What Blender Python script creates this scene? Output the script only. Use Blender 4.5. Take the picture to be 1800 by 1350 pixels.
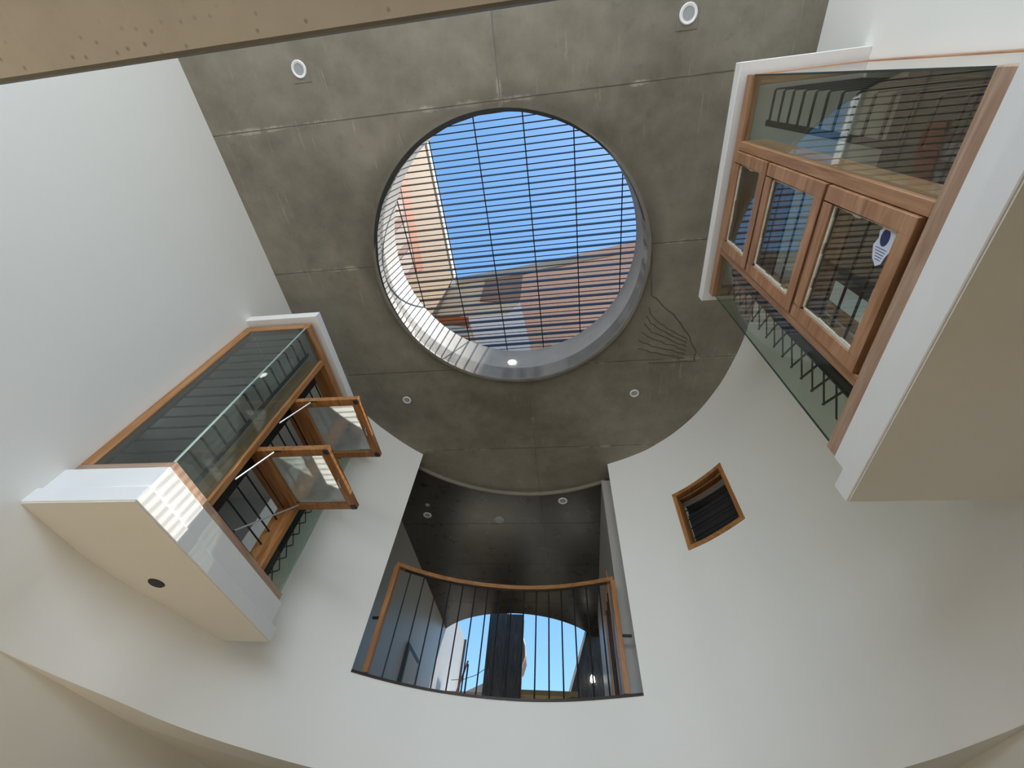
import bpy, bmesh, math, random
from mathutils import Vector, Matrix
from mathutils.geometry import delaunay_2d_cdt
random.seed(7)
C = bpy.context.scene.collection
for o in list(bpy.data.objects): bpy.data.objects.remove(o)
ZO = 1.6                                    # eye height: all z below are measured from the eye

# ------------------------------------------------------------------ camera
cam_d = bpy.data.cameras.new('camera'); cam = bpy.data.objects.new('camera', cam_d); C.objects.link(cam)
RC = ((0.99213369, 0.10518109, 0.06787994), (-0.04616571, 0.81144958, -0.58259617), (-0.11635925, 0.57487956, 0.80992223))
cam_d.sensor_width = 36; cam_d.lens = 738.85/1800*36; cam_d.clip_start = .02; cam_d.clip_end = 200
m = Matrix.Identity(4)
for i in range(3):
    m[i][0] = RC[0][i]; m[i][1] = -RC[1][i]; m[i][2] = -RC[2][i]
m[2][3] = ZO
cam.matrix_world = m
bpy.context.scene.camera = cam
# ------------------------------------------------------------------ world, sun, window light, added room fill, exposure
SUN = Vector((.29, .06, 1)).normalized()
w = bpy.data.worlds.new('world'); bpy.context.scene.world = w; w.use_nodes = True
nt = w.node_tree; nt.nodes.clear()
sky = nt.nodes.new('ShaderNodeTexSky'); sky.sky_type = 'NISHITA'; sky.sun_disc = False
sky.sun_elevation = math.radians(73); sky.sun_rotation = math.radians(85)
sky.air_density = 1.0; sky.dust_density = .1; sky.ozone_density = 2.2; sky.altitude = 300
hs = nt.nodes.new('ShaderNodeHueSaturation'); hs.inputs['Hue'].default_value = .488; hs.inputs['Saturation'].default_value = 1.1
bg = nt.nodes.new('ShaderNodeBackground'); bg.inputs[1].default_value = .268
wo = nt.nodes.new('ShaderNodeOutputWorld')
nt.links.new(sky.outputs[0], hs.inputs['Color']); nt.links.new(hs.outputs[0], bg.inputs[0]); nt.links.new(bg.outputs[0], wo.inputs[0])
sd = bpy.data.lights.new('sun', 'SUN'); sd.energy = 10.5; sd.angle = math.radians(.53); sd.color = (1, .96, .88)
so = bpy.data.objects.new('sun', sd); C.objects.link(so); so.rotation_euler = SUN.to_track_quat('Z', 'Y').to_euler(); so.location = (3, 0, 20)
def area(name, loc, direction, sx, sy, e, col):
    d = bpy.data.lights.new(name, 'AREA'); d.shape = 'RECTANGLE'; d.size = sx; d.size_y = sy; d.energy = e; d.color = col
    o = bpy.data.objects.new(name, d); C.objects.link(o); o.location = (loc[0], loc[1], loc[2]+ZO)
    o.rotation_euler = Vector(direction).to_track_quat('-Z', 'Z').to_euler()
    return o
area('upper_window_light', (-.6, -4.3, 3.0), (0, 1, .03), 5.6, 2.2, 280, (.76, .86, 1))
area('left_room_fill', (-6.4, 2.8, 3.0), (1, 0, 0), 3.0, 1.6, 9, (.86, .93, 1))  # added fill to brighten the unseen left room
area('right_room_fill', (5.1, 1.2, 3.0), (-1, 0, 0), 3.0, 1.6, 1.2, (.9, .95, 1))  # added fill for the unseen right room, no source known
area('lower_window_light', (-.6, -4.3, -.4), (0, 1, .15), 5.6, 2.0, 70, (.95, .97, 1))
vs = bpy.context.scene.view_settings
vs.view_transform = 'Standard'; vs.look = 'None'; vs.gamma = 1; vs.use_curve_mapping = False; vs.exposure = 0.0

# ------------------------------------------------------------------ materials
M = {}
def newmat(name):
    m = bpy.data.materials.new(name); m.use_nodes = True; nt = m.node_tree
    b = nt.nodes['Principled BSDF']; M[name] = m
    return m, nt, b
def N(nt, t, **kw):
    n = nt.nodes.new(t)
    for k, v in kw.items(): setattr(n, k, v)
    return n
def noise(nt, vec, scale, detail=4, rough=.55):
    n = N(nt, 'ShaderNodeTexNoise'); n.inputs['Scale'].default_value = scale; n.inputs['Detail'].default_value = detail
    n.inputs['Roughness'].default_value = rough
    if vec is not None: nt.links.new(vec, n.inputs['Vector'])
    return n
def ramp(nt, fac, stops):
    r = N(nt, 'ShaderNodeValToRGB'); nt.links.new(fac, r.inputs[0]); e = r.color_ramp.elements
    while len(e) < len(stops): e.new(.5)
    for k, (p, c) in enumerate(stops): e[k].position = p; e[k].color = (*c, 1) if len(c) == 3 else c
    return r
def mapping(nt, vec, scale=(1, 1, 1), rot=(0, 0, 0)):
    mp = N(nt, 'ShaderNodeMapping'); nt.links.new(vec, mp.inputs[0]); mp.inputs['Scale'].default_value = scale; mp.inputs['Rotation'].default_value = rot
    return mp.outputs[0]
def bump(nt, b, h, strength=.2, dist=.01):
    bm = N(nt, 'ShaderNodeBump'); bm.inputs['Strength'].default_value = strength; bm.inputs['Distance'].default_value = dist
    nt.links.new(h, bm.inputs['Height']); nt.links.new(bm.outputs[0], b.inputs['Normal'])
def pos(nt): return N(nt, 'ShaderNodeNewGeometry').outputs['Position']
def mix(nt, fac, a, b):
    x = N(nt, 'ShaderNodeMix'); x.data_type = 'RGBA'
    for s, v in ((0, fac), (6, a), (7, b)):
        if hasattr(v, 'links'): nt.links.new(v, x.inputs[s])
        else: x.inputs[s].default_value = v if s == 0 else (*v, 1)
    return x.outputs[2]
def mth(nt, op, a, b=None, clamp=False):
    x = N(nt, 'ShaderNodeMath'); x.operation = op; x.use_clamp = clamp
    for s, v in ((0, a), (1, b)):
        if v is None: continue
        if hasattr(v, 'links'): nt.links.new(v, x.inputs[s])
        else: x.inputs[s].default_value = v
    return x.outputs[0]
def plain(name, col, rough=.5, metal=0, var=.06, scale=6, bmp=.05, dist=.005):
    m, nt, b = newmat(name); P = pos(nt)
    n = noise(nt, P, scale)
    r = ramp(nt, n.outputs[0], [(.25, tuple(c*(1-var) for c in col)), (.75, tuple(min(1, c*(1+var)) for c in col))])
    nt.links.new(r.outputs[0], b.inputs['Base Color']); b.inputs['Roughness'].default_value = rough; b.inputs['Metallic'].default_value = metal
    if rough >= .75: b.inputs['Specular IOR Level'].default_value = .12
    if bmp: bump(nt, b, noise(nt, P, scale*12, 3).outputs[0], bmp, dist)
    return m
plain('plaster', (.81, .79, .735), .55, var=.012, scale=1.3, bmp=.06)
plain('plaster_lower', (.76, .725, .64), .6, var=.02, scale=1.1, bmp=.06)
plain('plaster_trim', (.80, .79, .765), .45, var=.02, scale=3, bmp=.12, dist=.004)
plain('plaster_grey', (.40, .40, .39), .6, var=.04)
plain('corridor_shaded_white', (.38, .36, .33), .4, var=.03)  # white walls greyed: the corridor's shade is put into the colour
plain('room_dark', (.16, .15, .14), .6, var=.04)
plain('cement_shade', (.12, .105, .078), .8, var=.15)  # dark tone stands in for shadow in the scrape grooves
plain('glass_edge', (.36, .46, .43), .12, var=.05, bmp=0)
plain('glass_edge_dark', (.04, .055, .05), .12, var=.05, bmp=0)
plain('black_metal', (.012, .012, .013), .38, .3, var=.1)
plain('brown_metal', (.035, .025, .02), .45, .3, var=.1)
plain('steel', (.62, .62, .60), .3, .9, var=.05)
plain('dark_pvc', (.03, .03, .035), .5, var=.1)
plain('lamp_white', (.82, .81, .78), .4, var=.02, bmp=0)
plain('lamp_lens', (.36, .36, .36), .35, var=.05, bmp=0)
plain('putty', (.62, .62, .52), .75, var=.12, scale=40, bmp=.4, dist=.01)
plain('cream_render', (.31, .215, .135), .8, var=.05, scale=2)
plain('cream_in_shade', (.66, .52, .38), .8, var=.05, scale=2)  # shaded copy of the cream, brightened to offset the wall's shade
plain('white_paint', (.86, .86, .84), .7, var=.04, scale=3)
plain('grey_render', (.42, .34, .28), .85, var=.15, scale=2)
plain('orange_paint', (.32, .09, .028), .75, var=.15, scale=3)
plain('pink_render', (.27, .14, .11), .8, var=.12, scale=3)
plain('brown_and_shade', (.30, .19, .14), .8, var=.1, scale=3)
plain('pale_panel', (.72, .67, .66), .8, var=.06, scale=3)
plain('yellow_beam', (.16, .11, .045), .7, var=.1, scale=3)
plain('floor_tile', (.50, .41, .30), .5, var=.06, scale=2)
plain('bitumen_and_shade', (.02, .02, .02), .6, var=.2, scale=8, bmp=.3)  # black edge coating, also painted in for dark holes and window inside
plain('paper', (.62, .66, .76), .7, var=.03, bmp=0)
plain('ink', (.03, .04, .12), .6, var=.05, bmp=0)

def terracotta():
    m, nt, b = newmat('terracotta'); P = pos(nt)
    v = mapping(nt, P, (1, 1, 1), (math.radians(90), 0, 0))
    br = N(nt, 'ShaderNodeTexBrick'); nt.links.new(v, br.inputs[0])
    br.inputs['Color1'].default_value = (.76, .42, .29, 1); br.inputs['Color2'].default_value = (.70, .39, .27, 1); br.inputs['Mortar'].default_value = (.56, .33, .24, 1)
    br.inputs['Scale'].default_value = 3.2; br.inputs['Mortar Size'].default_value = .012
    n = noise(nt, P, 2.2)
    nt.links.new(mix(nt, mth(nt, 'MULTIPLY', n.outputs[0], .35), br.outputs[0], (.56, .31, .22)), b.inputs['Base Color'])
    b.inputs['Roughness'].default_value = .85
terracotta()

def concrete(name, c0, c1, rough, joints=True, holes=False, pale=.5, blot=.16):
    m, nt, b = newmat(name); P = pos(nt)
    big = noise(nt, P, .7, 5, .6); mid = noise(nt, P, 3.5, 6, .65)
    base = ramp(nt, mth(nt, 'ADD', mth(nt, 'MULTIPLY', big.outputs[0], .6), mth(nt, 'MULTIPLY', mid.outputs[0], .4)), [(.36, c0), (.64, c1)]).outputs[0]
    # trowel streaks along y and scattered pale chalk marks
    st = noise(nt, mapping(nt, P, (26, 2.2, 2)), 1.0, 4, .7)
    stm = ramp(nt, st.outputs[0], [(.60, (0, 0, 0)), (.78, (1, 1, 1))]).outputs[0]
    reg = ramp(nt, noise(nt, P, 1.3, 2).outputs[0], [(.48, (0, 0, 0)), (.62, (1, 1, 1))]).outputs[0]
    pc = tuple(min(1, x*1.75) for x in c1)
    col = mix(nt, mth(nt, 'MULTIPLY', mth(nt, 'MULTIPLY', stm, reg), pale), base, pc)
    bl = noise(nt, P, 9, 3, .6)
    blm = ramp(nt, bl.outputs[0], [(.63, (0, 0, 0)), (.72, (1, 1, 1))]).outputs[0]
    col = mix(nt, mth(nt, 'MULTIPLY', blm, blot), col, tuple(x*.6 for x in c0))
    sep = N(nt, 'ShaderNodeSeparateXYZ'); nt.links.new(P, sep.inputs[0])
    if joints:
        ds = None
        for yj in (.1, 1.65, 3.25, 4.85):
            d = mth(nt, 'ABSOLUTE', mth(nt, 'SUBTRACT', sep.outputs[1], yj)); ds = d if ds is None else mth(nt, 'MINIMUM', ds, d)
        dx = mth(nt, 'ABSOLUTE', mth(nt, 'SUBTRACT', sep.outputs[0], -.47)); ds = mth(nt, 'MINIMUM', ds, dx)
        wob = noise(nt, P, 7, 5, .7)
        patchy = ramp(nt, noise(nt, P, 1.1, 3).outputs[0], [(.40, (.45, .45, .45)), (.58, (1, 1, 1))]).outputs[0]
        near = mth(nt, 'MULTIPLY', mth(nt, 'SUBTRACT', 1, mth(nt, 'MULTIPLY', ds, 11), True), patchy)
        mk = ramp(nt, mth(nt, 'MULTIPLY', near, wob.outputs[0]), [(.34, (0, 0, 0)), (.52, (1, 1, 1))]).outputs[0]
        col = mix(nt, mth(nt, 'MULTIPLY', mk, .8), col, pc)
        nearc = mth(nt, 'SUBTRACT', 1, mth(nt, 'MULTIPLY', ds, 40), True)
        mk2 = ramp(nt, mth(nt, 'MULTIPLY', nearc, noise(nt, P, 2.1, 4, .7).outputs[0]), [(.36, (0, 0, 0)), (.55, (1, 1, 1))]).outputs[0]
        col = mix(nt, mth(nt, 'MULTIPLY', mk2, .8), col, tuple(x*.5 for x in c0))
        # darker mottled band round the roof opening
        vx = mth(nt, 'SUBTRACT', sep.outputs[0], -.57); vy = mth(nt, 'SUBTRACT', sep.outputs[1], 1.82)
        rr = mth(nt, 'SQRT', mth(nt, 'ADD', mth(nt, 'MULTIPLY', vx, vx), mth(nt, 'MULTIPLY', vy, vy)))
        rb = mth(nt, 'SUBTRACT', 1, mth(nt, 'MULTIPLY', mth(nt, 'ABSOLUTE', mth(nt, 'SUBTRACT', rr, 1.72)), 5.5), True)
        rb = mth(nt, 'MULTIPLY', rb, mth(nt, 'ADD', noise(nt, P, 3, 5, .7).outputs[0], .2))
        col = mix(nt, mth(nt, 'MULTIPLY', rb, .62), col, tuple(x*.45 for x in c0))
    if holes:
        vo = N(nt, 'ShaderNodeTexVoronoi'); vo.voronoi_dimensions = '2D'; vo.inputs['Scale'].default_value = 34; nt.links.new(P, vo.inputs[0])
        vs2 = N(nt, 'ShaderNodeSeparateColor'); nt.links.new(vo.outputs[1], vs2.inputs[0])
        pit = mth(nt, 'MULTIPLY', ramp(nt, vo.outputs[0], [(.02, (1, 1, 1)), (.17, (0, 0, 0))]).outputs[0], mth(nt, 'GREATER_THAN', vs2.outputs[0], .55))
        edge = mth(nt, 'SUBTRACT', 1, mth(nt, 'MULTIPLY', mth(nt, 'ABSOLUTE', mth(nt, 'SUBTRACT', sep.outputs[1], -.135)), 26), True)
        pm = mth(nt, 'MULTIPLY', pit, mth(nt, 'ADD', edge, .12))
        col = mix(nt, mth(nt, 'MULTIPLY', pm, .8, True), col, tuple(x*.45 for x in c0))
    nt.links.new(col, b.inputs['Base Color'])
    rv = 1 if joints else .25
    rr_ = ramp(nt, mid.outputs[0], [(.3, (rough-.08*rv,)*3), (.7, (rough+.12*rv,)*3)]).outputs[0]
    nt.links.new(rr_, b.inputs['Roughness'])
    bump(nt, b, mth(nt, 'ADD', mth(nt, 'MULTIPLY', mid.outputs[0], 1), mth(nt, 'MULTIPLY', st.outputs[0], .4)), .25 if name != 'concrete_corridor' else .08, .006)
concrete('concrete_ceiling', (.152, .131, .094), (.290, .256, .194), .42, pale=.6, blot=.22)
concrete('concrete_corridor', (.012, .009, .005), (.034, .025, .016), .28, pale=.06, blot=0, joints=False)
concrete('concrete_slab', (.46, .41, .33), (.62, .56, .46), .6, joints=False, holes=True, pale=.15)
concrete('concrete_lip', (.16, .145, .115), (.25, .23, .19), .6, joints=False, pale=.15, blot=.1)
concrete('concrete_curb', (.33, .31, .28), (.42, .40, .365), .6, joints=False, pale=.15, blot=.03)

def wood(name, c0, c1, c2, axis, rough=.42):
    m, nt, b = newmat(name)
    co = N(nt, 'ShaderNodeTexCoord').outputs['Object']; oi = N(nt, 'ShaderNodeObjectInfo')
    sc = [13, 13, 13]; sc[axis] = 1.1
    off = N(nt, 'ShaderNodeVectorMath'); off.operation = 'ADD'; nt.links.new(co, off.inputs[0])
    mulr = mth(nt, 'MULTIPLY', oi.outputs['Random'], 31.0); cmb = N(nt, 'ShaderNodeCombineXYZ')
    for k in range(3): nt.links.new(mulr, cmb.inputs[k])
    nt.links.new(cmb.outputs[0], off.inputs[1]); v = off.outputs[0]
    g = noise(nt, mapping(nt, v, tuple(sc)), 1.0, 6, .6); g.inputs['Distortion'].default_value = 1.2
    fine = noise(nt, mapping(nt, v, tuple(s*5 for s in sc)), 1.0, 3, .6)
    f = mth(nt, 'ADD', mth(nt, 'MULTIPLY', g.outputs[0], .75), mth(nt, 'MULTIPLY', fine.outputs[0], .25))
    col = ramp(nt, f, [(.30, c0), (.50, c1), (.70, c2)]).outputs[0]
    hv = N(nt, 'ShaderNodeHueSaturation'); nt.links.new(col, hv.inputs['Color'])
    nt.links.new(mth(nt, 'ADD', mth(nt, 'MULTIPLY', oi.outputs['Random'], .28), .86), hv.inputs['Value'])
    nt.links.new(hv.outputs[0], b.inputs['Base Color']); b.inputs['Roughness'].default_value = rough
    bump(nt, b, fine.outputs[0], .12, .002)
for ax in range(3):
    wood('teak%d' % ax, (.20, .088, .040), (.36, .18, .088), (.50, .29, .165), ax)
    wood('dusty%d' % ax, (.27, .15, .09), (.40, .255, .17), (.52, .38, .28), ax, .6)
    wood('honey%d' % ax, (.19, .07, .018), (.35, .15, .045), (.50, .26, .11), ax, .38)

def stone():
    m, nt, b = newmat('stack_stone'); P = pos(nt)
    n = noise(nt, mapping(nt, P, (9, 9, 1.6)), 2.0, 6, .7)
    nt.links.new(ramp(nt, n.outputs[0], [(.3, (.012, .0115, .0105)), (.6, (.052, .049, .045)), (.8, (.17, .16, .15))]).outputs[0], b.inputs['Base Color'])
    b.inputs['Roughness'].default_value = .6; bump(nt, b, n.outputs[0], .8, .05)
stone()
def glass(name, tint, dust=0.0, dcol=(.6, .6, .58), ior=1.5):
    m = bpy.data.materials.new(name); m.use_nodes = True; nt = m.node_tree; nt.nodes.clear(); M[name] = m
    out = N(nt, 'ShaderNodeOutputMaterial'); tr = N(nt, 'ShaderNodeBsdfTransparent'); tr.inputs[0].default_value = (*tint, 1)
    gl = N(nt, 'ShaderNodeBsdfGlossy'); gl.inputs['Roughness'].default_value = .0; gl.inputs[0].default_value = (1, 1, 1, 1)
    lw = N(nt, 'ShaderNodeLayerWeight'); lw.inputs[0].default_value = .5      # facing is symmetric for both sides of the thin pane
    fz = mth(nt, 'ADD', mth(nt, 'MULTIPLY', mth(nt, 'POWER', lw.outputs['Facing'], 5), .9), .05)
    mx = N(nt, 'ShaderNodeMixShader'); nt.links.new(fz, mx.inputs[0]); nt.links.new(tr.outputs[0], mx.inputs[1]); nt.links.new(gl.outputs[0], mx.inputs[2])
    last = mx.outputs[0]
    if dust > 0:
        df = N(nt, 'ShaderNodeBsdfDiffuse'); df.inputs[0].default_value = (*dcol, 1)
        tl = N(nt, 'ShaderNodeBsdfTranslucent'); tl.inputs[0].default_value = (*dcol, 1)
        ms = N(nt, 'ShaderNodeMixShader'); ms.inputs[0].default_value = .6; nt.links.new(df.outputs[0], ms.inputs[1]); nt.links.new(tl.outputs[0], ms.inputs[2])
        n = noise(nt, pos(nt), 5, 4, .65)
        f = ramp(nt, n.outputs[0], [(.3, (dust*.8,)*3), (.7, (dust*1.2,)*3)]).outputs[0]
        m2 = N(nt, 'ShaderNodeMixShader'); nt.links.new(f, m2.inputs[0]); nt.links.new(last, m2.inputs[1]); nt.links.new(ms.outputs[0], m2.inputs[2]); last = m2.outputs[0]
    nt.links.new(last, out.inputs[0])
glass('glass_clear', (.90, .94, .91), .015)
glass('glass_dark', (.62, .68, .66), .02)
glass('glass_cloudy', (.76, .83, .80), .08, (.58, .64, .63))
glass('glass_dusty', (.86, .90, .88), .34, (.75, .76, .74))
def emit(name, col, e):
    m = bpy.data.materials.new(name); m.use_nodes = True; nt = m.node_tree; nt.nodes.clear(); M[name] = m
    out = N(nt, 'ShaderNodeOutputMaterial'); em = N(nt, 'ShaderNodeEmission'); em.inputs[0].default_value = (*col, 1); em.inputs[1].default_value = e
    nt.links.new(em.outputs[0], out.inputs[0])
emit('lit_lamp', (1, .97, .9), 9)
emit('lit_small', (1, .95, .8), 5)

# ------------------------------------------------------------------ geometry helpers
class MB:
    def __init__(s): s.v = []; s.f = []
    def add(s, vs, fs):
        n = len(s.v); s.v += [Vector(v) for v in vs]; s.f += [tuple(i+n for i in f) for f in fs]; return s
    def box(s, x0, x1, y0, y1, z0, z1):
        if x0 > x1: x0, x1 = x1, x0
        if y0 > y1: y0, y1 = y1, y0
        if z0 > z1: z0, z1 = z1, z0
        return s.add([(x0,y0,z0),(x1,y0,z0),(x1,y1,z0),(x0,y1,z0),(x0,y0,z1),(x1,y0,z1),(x1,y1,z1),(x0,y1,z1)],
                     [(0,3,2,1),(4,5,6,7),(0,1,5,4),(1,2,6,5),(2,3,7,6),(3,0,4,7)])
    def prism(s, poly, off):            # poly: list of 3D points, off: thickness vector
        n = len(poly); off = Vector(off); a = [Vector(p) for p in poly]
        return s.add(a+[p+off for p in a], [tuple(range(n))[::-1], tuple(range(n, 2*n))]+[(i, (i+1) % n, n+(i+1) % n, n+i) for i in range(n)])
    def tube(s, pts, r, n=8, cap=True):
        pts = [Vector(p) for p in pts]; rings = []
        for i, p in enumerate(pts):
            d = ((pts[i+1]-p).normalized() if i < len(pts)-1 else Vector()) + ((p-pts[i-1]).normalized() if i else Vector())
            d.normalize(); a = d.orthogonal().normalized()
            if abs(d.z) < .98: a = d.cross(Vector((0, 0, 1))).normalized()
            b = d.cross(a)
            rings.append([p+(a*math.cos(t)+b*math.sin(t))*r for t in [2*math.pi*k/n for k in range(n)]])
        vs = [v for q in rings for v in q]; fs = []
        for i in range(len(pts)-1):
            for k in range(n): fs.append((i*n+k, i*n+(k+1) % n, (i+1)*n+(k+1) % n, (i+1)*n+k))
        if cap: fs += [tuple(range(n))[::-1], tuple(range((len(pts)-1)*n, len(pts)*n))]
        return s.add(vs, fs)
    def sweep(s, pts, w, h, upz=True):  # rectangular section following a path, w across, h vertical
        pts = [Vector(p) for p in pts]; rg = []
        for i, p in enumerate(pts):
            a = pts[max(i-1, 0)]; b = pts[min(i+1, len(pts)-1)]; d = (b-a).normalized(); sd_ = d.cross(Vector((0, 0, 1))).normalized(); u = sd_.cross(d)
            rg.append([p-sd_*w/2-u*h/2, p+sd_*w/2-u*h/2, p+sd_*w/2+u*h/2, p-sd_*w/2+u*h/2])
        vs = [v for q in rg for v in q]; fs = []
        for i in range(len(pts)-1):
            for k in range(4): fs.append((i*4+k, i*4+(k+1) % 4, (i+1)*4+(k+1) % 4, (i+1)*4+k))
        fs += [(3, 2, 1, 0), tuple(range(len(pts)*4-4, len(pts)*4))]
        return s.add(vs, fs)
    def lathe(s, c, prof, n=24, axis='z', a0=0, a1=2*math.pi):   # prof: (r, h)
        full = abs(a1-a0-2*math.pi) < 1e-6; m_ = n if full else n+1
        c = Vector(c); vs = []
        for k in range(m_):
            t = a0+(a1-a0)*k/n
            for r, h in prof: vs.append(c+Vector((r*math.cos(t), r*math.sin(t), h)))
        p = len(prof); fs = []
        for k in range(n):
            k2 = (k+1) % m_
            for j in range(p):
                j2 = (j+1) % p
                fs.append((k*p+j, k2*p+j, k2*p+j2, k*p+j2))
        if not full: fs += [tuple(range(p)), tuple(range((m_-1)*p, m_*p))[::-1]]
        return s.add(vs, fs)
    def build(s, name, mat, parent=None, local=False, smooth=False, bevel=0, loc=None):
        vs = s.v
        if local:
            cen = Vector(loc or (0, 0, 0)); vs2 = vs; place = cen
        else:
            lo = Vector([min(v[i] for v in vs) for i in range(3)]); hi = Vector([max(v[i] for v in vs) for i in range(3)])
            cen = (lo+hi)/2; vs2 = [v-cen for v in vs]; place = cen+Vector((0, 0, ZO))
            if parent is not None: place = place-wloc(parent)
        me = bpy.data.meshes.new(name); me.from_pydata([tuple(v) for v in vs2], [], s.f)
        bm = bmesh.new(); bm.from_mesh(me); bmesh.ops.remove_doubles(bm, verts=bm.verts, dist=1e-5)
        bmesh.ops.recalc_face_normals(bm, faces=bm.faces)
        if bevel: bmesh.ops.bevel(bm, geom=[e for e in bm.edges if len(e.link_faces) == 2 and e.calc_face_angle(0) > .6], offset=bevel, segments=1, affect='EDGES')
        bm.to_mesh(me); bm.free()
        if smooth:
            for p in me.polygons: p.use_smooth = True
            me.set_sharp_from_angle(angle=math.radians(35))
        if mat in ('teak', 'dusty', 'honey'):
            d = [max(v[i] for v in vs2)-min(v[i] for v in vs2) for i in range(3)]; mat = mat+str(d.index(max(d)))
        me.materials.append(M[mat])
        o = bpy.data.objects.new(name, me); C.objects.link(o); o.location = place
        if parent is not None: o.parent = parent
        return o
def wloc(o):
    v = Vector(o.location)
    while o.parent: o = o.parent; v = v+Vector(o.location)
    return v
def tag(o, label, cat, group=None, kind=None):
    o['label'] = label; o['category'] = cat
    if group: o['group'] = group
    if kind: o['kind'] = kind
    return o
def thing(name, loc, label, cat, group=None, kind=None):
    o = bpy.data.objects.new(name, None); C.objects.link(o); o.location = (loc[0], loc[1], loc[2]+ZO); o.empty_display_size = .1
    return tag(o, label, cat, group, kind)
def dup(root, dloc, label=None):
    r = root.copy(); C.objects.link(r); r.location = Vector(root.location)+Vector(dloc)
    if label: r['label'] = label
    for ch in list(root.children):
        c = ch.copy(); C.objects.link(c); c.parent = r
        for g in list(ch.children):
            d = g.copy(); C.objects.link(d); d.parent = c
    return r
def B(name, mat, parent, *box, bevel=0):
    return MB().box(*box).build(name, mat, parent, bevel=bevel)
def arcpts(cx, cy, r, a0, a1, n): return [(cx+r*math.cos(a0+(a1-a0)*k/n), cy+r*math.sin(a0+(a1-a0)*k/n)) for k in range(n+1)]
def fill(points, edges, keep):
    vv, ee, ff, _, _, _ = delaunay_2d_cdt([Vector(p) for p in points], edges, [], 0, 1e-6)
    out = {}
    for f in ff:
        c = sum((vv[i] for i in f), Vector((0, 0)))/len(f); k = keep(c.x, c.y)
        if k is not None and k is not False: out.setdefault(k, []).append(tuple(f))
    return vv, out
def slab(vv, tris, z0, z1):
    mb = MB(); idx = {}; vs = []
    for t in tris:
        for i in t:
            if i not in idx: idx[i] = len(idx); vs.append(vv[i])
    n = len(vs); cnt = {}
    for t in tris:
        for a, b in zip(t, t[1:]+t[:1]): cnt[(a, b)] = 1
    fs = [tuple(idx[i] for i in t)[::-1] for t in tris]+[tuple(idx[i]+n for i in t) for t in tris]
    for a, b in cnt:
        if (b, a) not in cnt: fs.append((idx[a], idx[b], idx[b]+n, idx[a]+n))
    return mb.add([(v.x, v.y, z0) for v in vs]+[(v.x, v.y, z1) for v in vs], fs)
def loop_edges(n0, n): return [(n0+i, n0+(i+1) % n) for i in range(n)]

# ------------------------------------------------------------------ plan
HC, HR = (-.57, 1.82), 1.65                 # roof opening
XL, XR, ZC, ZS = -3.6, 2.42, 5.0, .95       # side walls, ceiling, lower soffit
ctrl = [(-3.6,2.4),(-3.53,2.85),(-3.37,3.32),(-3.2,3.85),(-2.9,4.36),(-2.39,4.93),(-1.66,5.37),(-.84,5.565),(-.1,5.53),(.70,5.275),(1.20,5.035),(1.458,4.845),(1.72,4.59),(1.985,4.225),(2.2,3.77),(2.31,3.4),(2.39,3.0),(2.42,2.5)]
def crom(p0, p1, p2, p3, t):
    return tuple(.5*((2*p1[i])+(-p0[i]+p2[i])*t+(2*p0[i]-5*p1[i]+4*p2[i]-p3[i])*t*t+(-p0[i]+3*p1[i]-3*p2[i]+p3[i])*t**3) for i in range(2))
prof = []
for i in range(len(ctrl)-1):
    p0 = ctrl[i-1] if i else (-3.53, 1.95); p3 = ctrl[i+2] if i+2 < len(ctrl) else (2.39, 2.0)
    for k in range(6): prof.append(crom(p0, ctrl[i], ctrl[i+1], p3, k/6))
prof.append(ctrl[-1])
PN = []
for i in range(len(prof)):
    a = Vector(prof[max(i-1, 0)]); b = Vector(prof[min(i+1, len(prof)-1)]); d = (b-a).normalized(); PN.append(Vector((-d.y, d.x)))
def poff(t): return [tuple(Vector(p)+n*t) for p, n in zip(prof, PN)]
WT = .34; prof_out = poff(WT)
IB0, IB1 = 5*6, 9*6                         # balcony opening
IW0, IW1 = 11*6, 13*6                       # small window
def curved_wall(zs, hole):                  # hole(i, z) -> True where open
    mb = MB(); n = len(prof)
    def q(i, j, k): p = (prof, prof_out)[k][i]; return (p[0], p[1], zs[j])
    cell = [[not hole(i, (zs[j]+zs[j+1])/2) for j in range(len(zs)-1)] for i in range(n-1)]
    nz = len(zs)-1
    def c(i, j): return 0 <= i < n-1 and 0 <= j < nz and cell[i][j]
    for i in range(n-1):
        for j in range(nz):
            if not cell[i][j]: continue
            for k in (0, 1): mb.add([q(i,j,k), q(i+1,j,k), q(i+1,j+1,k), q(i,j+1,k)], [(0, 1, 2, 3)])
            if not c(i-1, j): mb.add([q(i,j,0), q(i,j,1), q(i,j+1,1), q(i,j+1,0)], [(0, 1, 2, 3)])
            if not c(i+1, j): mb.add([q(i+1,j,0), q(i+1,j,1), q(i+1,j+1,1), q(i+1,j+1,0)], [(0, 1, 2, 3)])
            if not c(i, j-1): mb.add([q(i,j,0), q(i,j,1), q(i+1,j,1), q(i+1,j,0)], [(0, 1, 2, 3)])
            if not c(i, j+1): mb.add([q(i,j+1,0), q(i,j+1,1), q(i+1,j+1,1), q(i+1,j+1,0)], [(0, 1, 2, 3)])
    return mb
bay_end = max(i for i, p in enumerate(prof) if p[1] < 3.74 and p[0] < 0)
def hole(i, z):
    if IB0 <= i < IB1 and z > 1.755: return True
    if IW0 <= i < IW1 and 3.13 < z < 3.98: return True
    if i < bay_end and 1.99 < z < 4.15: return True
    return False
wf = curved_wall([ZS, 1.755, 1.99, 3.13, 3.98, 4.15, ZC], hole).build('wall_far', 'plaster', smooth=True)
tag(wf, 'tall curved cream plaster wall with the balcony opening and a small square window', 'wall', kind='structure')

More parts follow.
